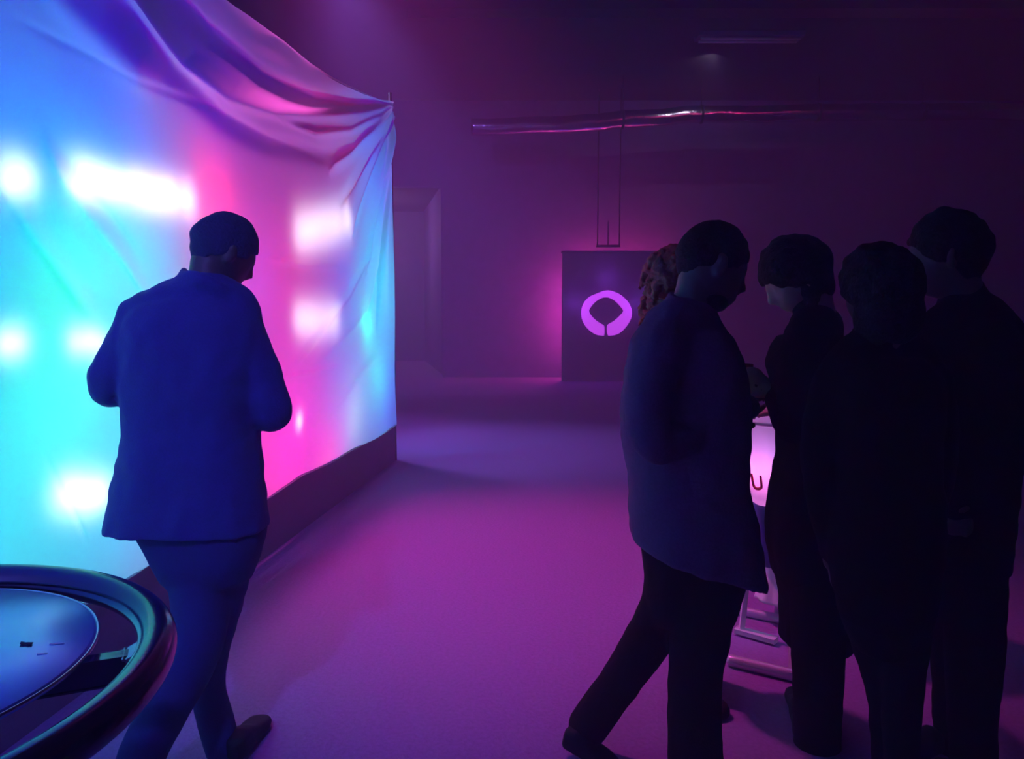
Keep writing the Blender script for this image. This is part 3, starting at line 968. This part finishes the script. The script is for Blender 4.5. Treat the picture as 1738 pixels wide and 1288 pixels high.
# --- the man in front of the cloth
t1, b1, R1, h1 = person('person in a dark suit jacket, head bowed, standing before the glowing cloth', (W(360, 900, 2.4).x, 2.4, 0), dict(
    skin='skin_mid', head=(379, 430, 2.42), head_rot=(-46, 28, 3), head_size=.99, neck=(352, 492, 2.37),
    hair=dict(thick=.014, low=-.52, front=.45, seed=1), beard=.004, hair_mat='hair_hazed',
    torso=[(508, 262, 402, 2.38, .09), (530, 222, 432, 2.38, .115), (570, 206, 448, 2.38, .13), (640, 206, 445, 2.38, .13), (705, 211, 436, 2.39, .125), (740, 212, 437, 2.39, .125),
           (800, 200, 444, 2.39, .135), (860, 188, 452, 2.39, .145), (897, 182, 456, 2.39, .15)],
    yoke=[[(236, 542, 2.38, .068), (285, 522, 2.38, .078), (345, 505, 2.38, .082), (395, 525, 2.38, .075), (412, 560, 2.38, .066)],
          [(318, 500, 2.37, .065), (350, 495, 2.37, .07), (385, 525, 2.37, .065)]],
    arms=[dict(pts=[(236, 544, 2.38, .066), (208, 600, 2.37, .064), (184, 658, 2.38, .062), (235, 650, 2.52, .052), (320, 640, 2.70, .042)], side=-1, back=(-.3, .2, -1), curl=.9),
          dict(pts=[(414, 566, 2.38, .068), (442, 640, 2.38, .066), (462, 703, 2.39, .060), (445, 685, 2.50, .05), (395, 645, 2.68, .042)], side=1, back=(.3, .2, -1), curl=.9)],
    collar=[(314, 462, 2.40), (312, 468, 2.34), (338, 474, 2.30), (372, 488, 2.31), (396, 505, 2.36)],
    hips=[(850, 205, 448, 2.39, .12), (905, 238, 451, 2.39, .125), (950, 263, 439, 2.38, .12), (985, 278, 425, 2.38, .10)],
    legs=[[(392, 900, 2.40, .098), (372, 1000, 2.41, .086), (358, 1075, 2.42, .075), (350, 1150, 2.40, .060), (366, 1225, 2.40, .056), (380, 1268, 2.40, .058)],
          [(320, 900, 2.37, .10), (338, 1000, 2.35, .090), (338, 1085, 2.28, .078), (303, 1165, 2.20, .070), (258, 1245, 2.12, .070), (232, 1310, 2.08, .070)]],
    shoes=[(gpt(372, 0, 2.34, 0.003), gpt(428, 0, 2.60, 0.003)), (gpt(222, 0, 1.98, .05), gpt(262, 0, 2.20, .003))],
    top='jacket_navy', bottom='trouser_navy'))
# the phone he holds
bm = bmesh.new(); pc = (W(395, 645, 2.68) + W(320, 640, 2.70)) / 2 + Vector((0, .07, .03))
box(bm, tuple(pc - Vector((.036, .004, .07))), tuple(pc + Vector((.036, .004, .07))), rot=Matrix.Rotation(-.5, 3, 'X'), bevel=.003)
tag(link('phone', bm, M['phone'], smooth=False), 'dark phone held in front by the person at the glowing cloth', 'phone')

# --- the bearded man striding, left of the group
tA, bA, RA, hA = person('person in a long dark blue jacket striding to the right, back foot lifting', (W(1170, 900, 2.35).x, 2.35, 0), dict(
    skin='skin_dark', head=(1206, 452, 2.36), head_rot=(-78, 22, 0), head_size=1.12, hair=dict(thick=.007, low=-.42, front=.42, seed=21, rough=.003), hair_extra=[((0, .035, -.092), (.056, .058, .040))], neck=(1168, 528, 2.36), beard=.018,
    torso=[(560, 1095, 1222, 2.36, .13), (590, 1068, 1246, 2.36, .16), (650, 1058, 1266, 2.36, .17), (710, 1056, 1270, 2.36, .165), (770, 1062, 1266, 2.36, .16), (825, 1067, 1266, 2.36, .165), (870, 1066, 1284, 2.36, .17, 20), (915, 1068, 1291, 2.36, .175, 45), (955, 1074, 1298, 2.36, .17, 75)],
    yoke=[[(1115, 595, 2.22, .08), (1140, 562, 2.30, .088), (1165, 548, 2.36, .088), (1172, 562, 2.44, .085), (1175, 595, 2.52, .075)],
          [(1142, 545, 2.36, .072), (1168, 540, 2.36, .075), (1195, 575, 2.36, .07)]],
    arms=[dict(pts=[(1112, 600, 2.22, .072), (1098, 680, 2.18, .068), (1110, 750, 2.17, .062), (1180, 735, 2.24, .052), (1240, 705, 2.34, .042)], side=1, back=(0, -1, .3), curl=.9),
          dict(pts=[(1180, 600, 2.52, .072), (1200, 680, 2.54, .066), (1215, 735, 2.55, .060), (1228, 712, 2.56, .05), (1240, 700, 2.58, .04)], side=-1, back=(0, 1, .2), curl=.9)],
    collar=[(1192, 546, 2.42), (1160, 516, 2.44), (1136, 508, 2.36), (1160, 520, 2.28), (1192, 548, 2.30)],
    hips=[(905, 1082, 1280, 2.36, .15), (960, 1090, 1270, 2.36, .14), (1010, 1094, 1258, 2.36, .12), (1050, 1100, 1248, 2.36, .10)],
    legs=[[(1150, 960, 2.38, .105), (1132, 1030, 2.39, .090), (1092, 1098, 2.40, .076), (1040, 1172, 2.40, .068), (1000, 1232, 2.40, .068)],
          [(1192, 960, 2.34, .110), (1190, 1060, 2.30, .095), (1180, 1140, 2.26, .082), (1178, 1220, 2.23, .082), (1180, 1300, 2.2, .086)]],
    shoes=[(W(955, 1262, 2.40), W(1050, 1315, 2.30)), (gpt(1160, 0, 2.2, .003), gpt(1300, 0, 2.16, .003))],
    top='jacket_blue', bottom='black_cloth'))

# --- the woman with curly hair behind him
tE, bE, RE, hE = person('person with reddish curly hair, mostly hidden behind the striding person', (W(1180, 900, 2.95).x, 2.95, 0), dict(
    skin='skin_light', head=(1147, 474, 2.92), head_rot=(-100, 5, 0), head_size=.95, neck=(1140, 540, 2.95),
    torso=[(590, 1105, 1205, 2.95, .12), (640, 1090, 1225, 2.95, .14), (720, 1100, 1222, 2.95, .12), (800, 1095, 1232, 2.95, .14)],
    yoke=[[(1110, 600, 2.9, .055), (1145, 585, 2.95, .065), (1200, 600, 3.0, .055)]],
    arms=[dict(pts=[(1112, 605, 2.9, .05), (1115, 680, 2.88, .046), (1118, 740, 2.86, .042), (1160, 740, 2.84, .036), (1210, 715, 2.84, .03)], side=1, back=(0, -1, .3), curl=.7, s=.9),
          dict(pts=[(1200, 605, 3.0, .05), (1212, 680, 3.0, .046), (1215, 740, 3.0, .042), (1230, 720, 2.98, .036), (1250, 700, 2.96, .03)], side=-1, back=(0, 1, .3), curl=.7, s=.9)],
    hips=[(790, 1102, 1228, 2.95, .13), (850, 1098, 1234, 2.95, .135), (895, 1115, 1225, 2.95, .12)],
    legs=[[(1148, 870, 2.95, .085), (1165, 980, 2.95, .07), (1185, 1080, 2.92, .052), (1195, 1165, 2.9, .045)], [(1192, 870, 2.95, .085), (1192, 980, 2.9, .07), (1200, 1080, 2.82, .052), (1205, 1200, 2.75, .045)]],
    shoes=[(gpt(1180, 0, 2.93, .003), gpt(1225, 0, 2.80, .003)), (gpt(1195, 0, 2.74, .003), gpt(1248, 0, 2.60, .003))],
    top='black_cloth', bottom='black_cloth', top_name='coat'))
bm = bmesh.new()
random.seed(11)
cc = W(1145, 474, 2.92)
ell(bm, cc + Vector((-.01, .01, .015)), (.094, .105, .115))
for i in range(170):
    a = random.uniform(0, 2 * math.pi); z = random.uniform(-1.25, 1)
    r = math.sqrt(max(0, 1 - min(1, max(z, -.2)) ** 2))
    if math.cos(a) > .35 and z < .45: continue
    p = cc + Vector((-.01 + r * math.cos(a) * .098, .01 + r * math.sin(a) * .108, .012 + z * .118))
    pts = [p]
    for k in range(7):
        pts.append(p + Vector((math.sin(k * 1.8 + a * 3) * .011 + math.cos(a) * .003 * k, math.cos(k * 1.8 + z * 5) * .011 + math.sin(a) * .002 * k, -.009 * k)))
    tube(bm, pts, [.006, .009, .009, .009, .008, .007, .006, .003], seg=7, smooth=2)
fuse('curly_hair', bm, M['hair_curly'], tE, voxel=.0055, smooth=1)

# --- the man at the table facing left, face catching the light
tB, bB, RB, hB = person('person in a black coat facing left, looking down at the drink in hand', (W(1372, 900, 2.55).x, 2.55, 0), dict(
    hair_extra=[((0, -.050, -.05), (.060, .045, .06)), ((0, .022, -.088), (.060, .052, .042)), ((.058, 0, -.05), (.018, .03, .05)), ((-.058, 0, -.05), (.018, .03, .05))], skin='skin_light', head=(1354, 472, 2.56), head_rot=(80, 32, 0), head_size=1.02, neck=(1388, 545, 2.56), beard=.004,
    hair=dict(thick=.026, low=-.88, front=.30, seed=4, rough=.006),
    torso=[(570, 1325, 1430, 2.56, .13), (610, 1308, 1442, 2.56, .16), (680, 1318, 1445, 2.56, .16), (760, 1326, 1445, 2.56, .15), (840, 1312, 1450, 2.56, .16), (905, 1304, 1452, 2.56, .17), (960, 1312, 1450, 2.56, .16), (1010, 1324, 1448, 2.56, .15), (1090, 1326, 1446, 2.56, .14)],
    yoke=[[(1360, 590, 2.42, .066), (1380, 562, 2.50, .08), (1385, 556, 2.56, .08), (1385, 562, 2.62, .08), (1370, 592, 2.70, .066)], [(1388, 570, 2.56, .075), (1384, 545, 2.565, .066), (1380, 528, 2.57, .062)]],
    arms=[dict(pts=[(1358, 600, 2.42, .062), (1352, 680, 2.40, .058), (1350, 728, 2.42, .050), (1330, 700, 2.50, .043), (1316, 670, 2.58, .034)], dir=(-.6, .35, .5), side=-1, back=(.3, -1, .1), curl=.9, s=.98),
          dict(pts=[(1366, 600, 2.70, .062), (1345, 680, 2.74, .056), (1340, 722, 2.80, .050), (1330, 712, 2.90, .042), (1326, 702, 3.02, .034)], dir=(-.35, 1, .05), side=-1, back=(0, -.1, 1), curl=.45, s=.98)],
    hips=[(1000, 1330, 1444, 2.56, .13), (1060, 1335, 1440, 2.56, .12)],
    legs=[[(1385, 1000, 2.60, .095), (1385, 1100, 2.60, .085), (1385, 1180, 2.60, .075), (1385, 1248, 2.60, .072)],
          [(1390, 1000, 2.48, .098), (1388, 1100, 2.47, .088), (1388, 1200, 2.46, .078), (1388, 1285, 2.45, .076)]],
    shoes=[(gpt(1385, 0, 2.54, .003), gpt(1372, 0, 2.80, .003)), (gpt(1392, 0, 2.42, .003), gpt(1384, 0, 2.68, .003))],
    top='black_coat', bottom='black_cloth', top_name='coat'))
# drinking glass in his hand
gw = W(1316, 670, 2.58) + Vector((-.6, .35, .5)).normalized() * .10 + Vector((-.012, .045, -.01))
bm = bmesh.new()
lathe(bm, [(0, -.055), (.024, -.055), (.026, -.05), (.031, .05), (.0295, .05), (.0245, -.046), (0, -.046)], tuple(gw), seg=36)
tag(link('drinking_glass', bm, M['glass']), 'small clear drinking glass held above the stretch-covered table', 'glass')

# --- person seen from behind, nearest
tC, bC, RC, hC = person('nearest person in black, full dark hair seen from behind, between two others', (W(1500, 900, 1.9).x, 1.9, 0), dict(
    k=.905, skin='skin_dark', head=(1490, 502, 2.12), head_rot=(20, 8, 0), head_size=.86, neck=(1492, 580, 2.10),
    hair_extra=[((0, -.045, -.045), (.080, .062, .085)), ((.045, -.02, -.06), (.035, .05, .08)), ((-.045, -.02, -.06), (.035, .05, .08))], hair=dict(thick=.036, low=-1.2, front=.6, seed=8, rough=.008),
    torso=[(605, 1435, 1560, 2.1, .10), (640, 1402, 1590, 2.1, .125), (700, 1400, 1592, 2.1, .13), (780, 1408, 1585, 2.1, .12), (860, 1404, 1586, 2.1, .135), (950, 1412, 1584, 2.1, .14), (1050, 1432, 1572, 2.1, .13)],
    yoke=[[(1415, 645, 2.1, .058), (1450, 612, 2.1, .068), (1495, 600, 2.1, .072), (1545, 612, 2.1, .068), (1578, 645, 2.1, .058)], [(1492, 605, 2.1, .075), (1491, 575, 2.1, .068)]],
    arms=[dict(pts=[(1412, 650, 2.1, .056), (1392, 740, 2.1, .052), (1396, 830, 2.12, .047), (1404, 890, 2.16, .040), (1412, 940, 2.20, .034)], side=-1, back=(-1, 0, .1), curl=.7, s=.92),
          dict(pts=[(1580, 650, 2.1, .056), (1592, 740, 2.1, .052), (1586, 830, 2.12, .047), (1572, 890, 2.14, .040), (1562, 940, 2.16, .034)], side=1, back=(1, 0, .1), curl=.7, s=.92)],
    hips=[(1000, 1425, 1574, 2.1, .13), (1060, 1436, 1570, 2.1, .12), (1100, 1455, 1566, 2.1, .1)],
    legs=[[(1480, 1060, 2.14, .072), (1496, 1150, 2.18, .055), (1506, 1230, 2.2, .05), (1510, 1360, 2.2, .045)],
          [(1538, 1060, 2.08, .070), (1534, 1150, 2.08, .055), (1530, 1230, 2.08, .05), (1530, 1380, 2.08, .045)]],
    shoes=[(gpt(1512, 0, 2.18, .003), gpt(1480, 0, 2.36, .003)), (gpt(1532, 0, 2.04, .003), gpt(1515, 0, 2.24, .003))],
    top='black_coat', bottom='black_cloth', top_name='coat'))

# --- tallest person at the right edge
tD, bD, RD, hD = person('tallest person in black at the right edge, face turned to the left', (W(1632, 900, 2.3).x, 2.3, 0), dict(
    skin='skin_mid', head=(1608, 436, 2.32), head_rot=(62, 8, 0), head_size=1.04, neck=(1636, 510, 2.32), beard=.006,
    hair=dict(thick=.020, low=-.85, front=.42, seed=14, rough=.006),
    torso=[(545, 1580, 1705, 2.32, .12), (585, 1562, 1722, 2.32, .15), (660, 1556, 1728, 2.32, .16), (740, 1560, 1722, 2.32, .15), (820, 1562, 1712, 2.32, .15), (900, 1562, 1700, 2.32, .155), (960, 1566, 1698, 2.32, .15)],
    yoke=[[(1580, 592, 2.28, .070), (1610, 560, 2.30, .082), (1640, 540, 2.32, .085), (1680, 556, 2.34, .082), (1706, 590, 2.36, .070)], [(1640, 550, 2.32, .080), (1634, 515, 2.325, .068), (1630, 500, 2.33, .064)]],
    arms=[dict(pts=[(1576, 600, 2.26, .066), (1572, 690, 2.22, .062), (1576, 765, 2.2, .056), (1575, 800, 2.26, .046), (1572, 835, 2.3, .038)], side=-1, back=(-1, -.3, 0), curl=.6),
          dict(pts=[(1706, 598, 2.36, .068), (1716, 690, 2.36, .062), (1712, 775, 2.36, .056), (1690, 830, 2.32, .046), (1668, 862, 2.26, .038)], side=1, back=(1, -.3, 0), curl=.6)],
    hips=[(930, 1566, 1696, 2.32, .14), (1000, 1572, 1694, 2.32, .13), (1050, 1580, 1692, 2.32, .12)],
    legs=[[(1610, 990, 2.36, .085), (1618, 1090, 2.38, .076), (1620, 1190, 2.40, .068), (1622, 1265, 2.42, .062)],
          [(1655, 990, 2.28, .092), (1654, 1100, 2.27, .082), (1650, 1200, 2.26, .072), (1650, 1330, 2.25, .066)]],
    shoes=[(gpt(1630, 0, 2.42, .003), gpt(1575, 0, 2.36, .003)), (gpt(1660, 0, 2.24, .003), gpt(1590, 0, 2.16, .003))],
    top='black_coat', bottom='black_cloth', top_name='jacket'))
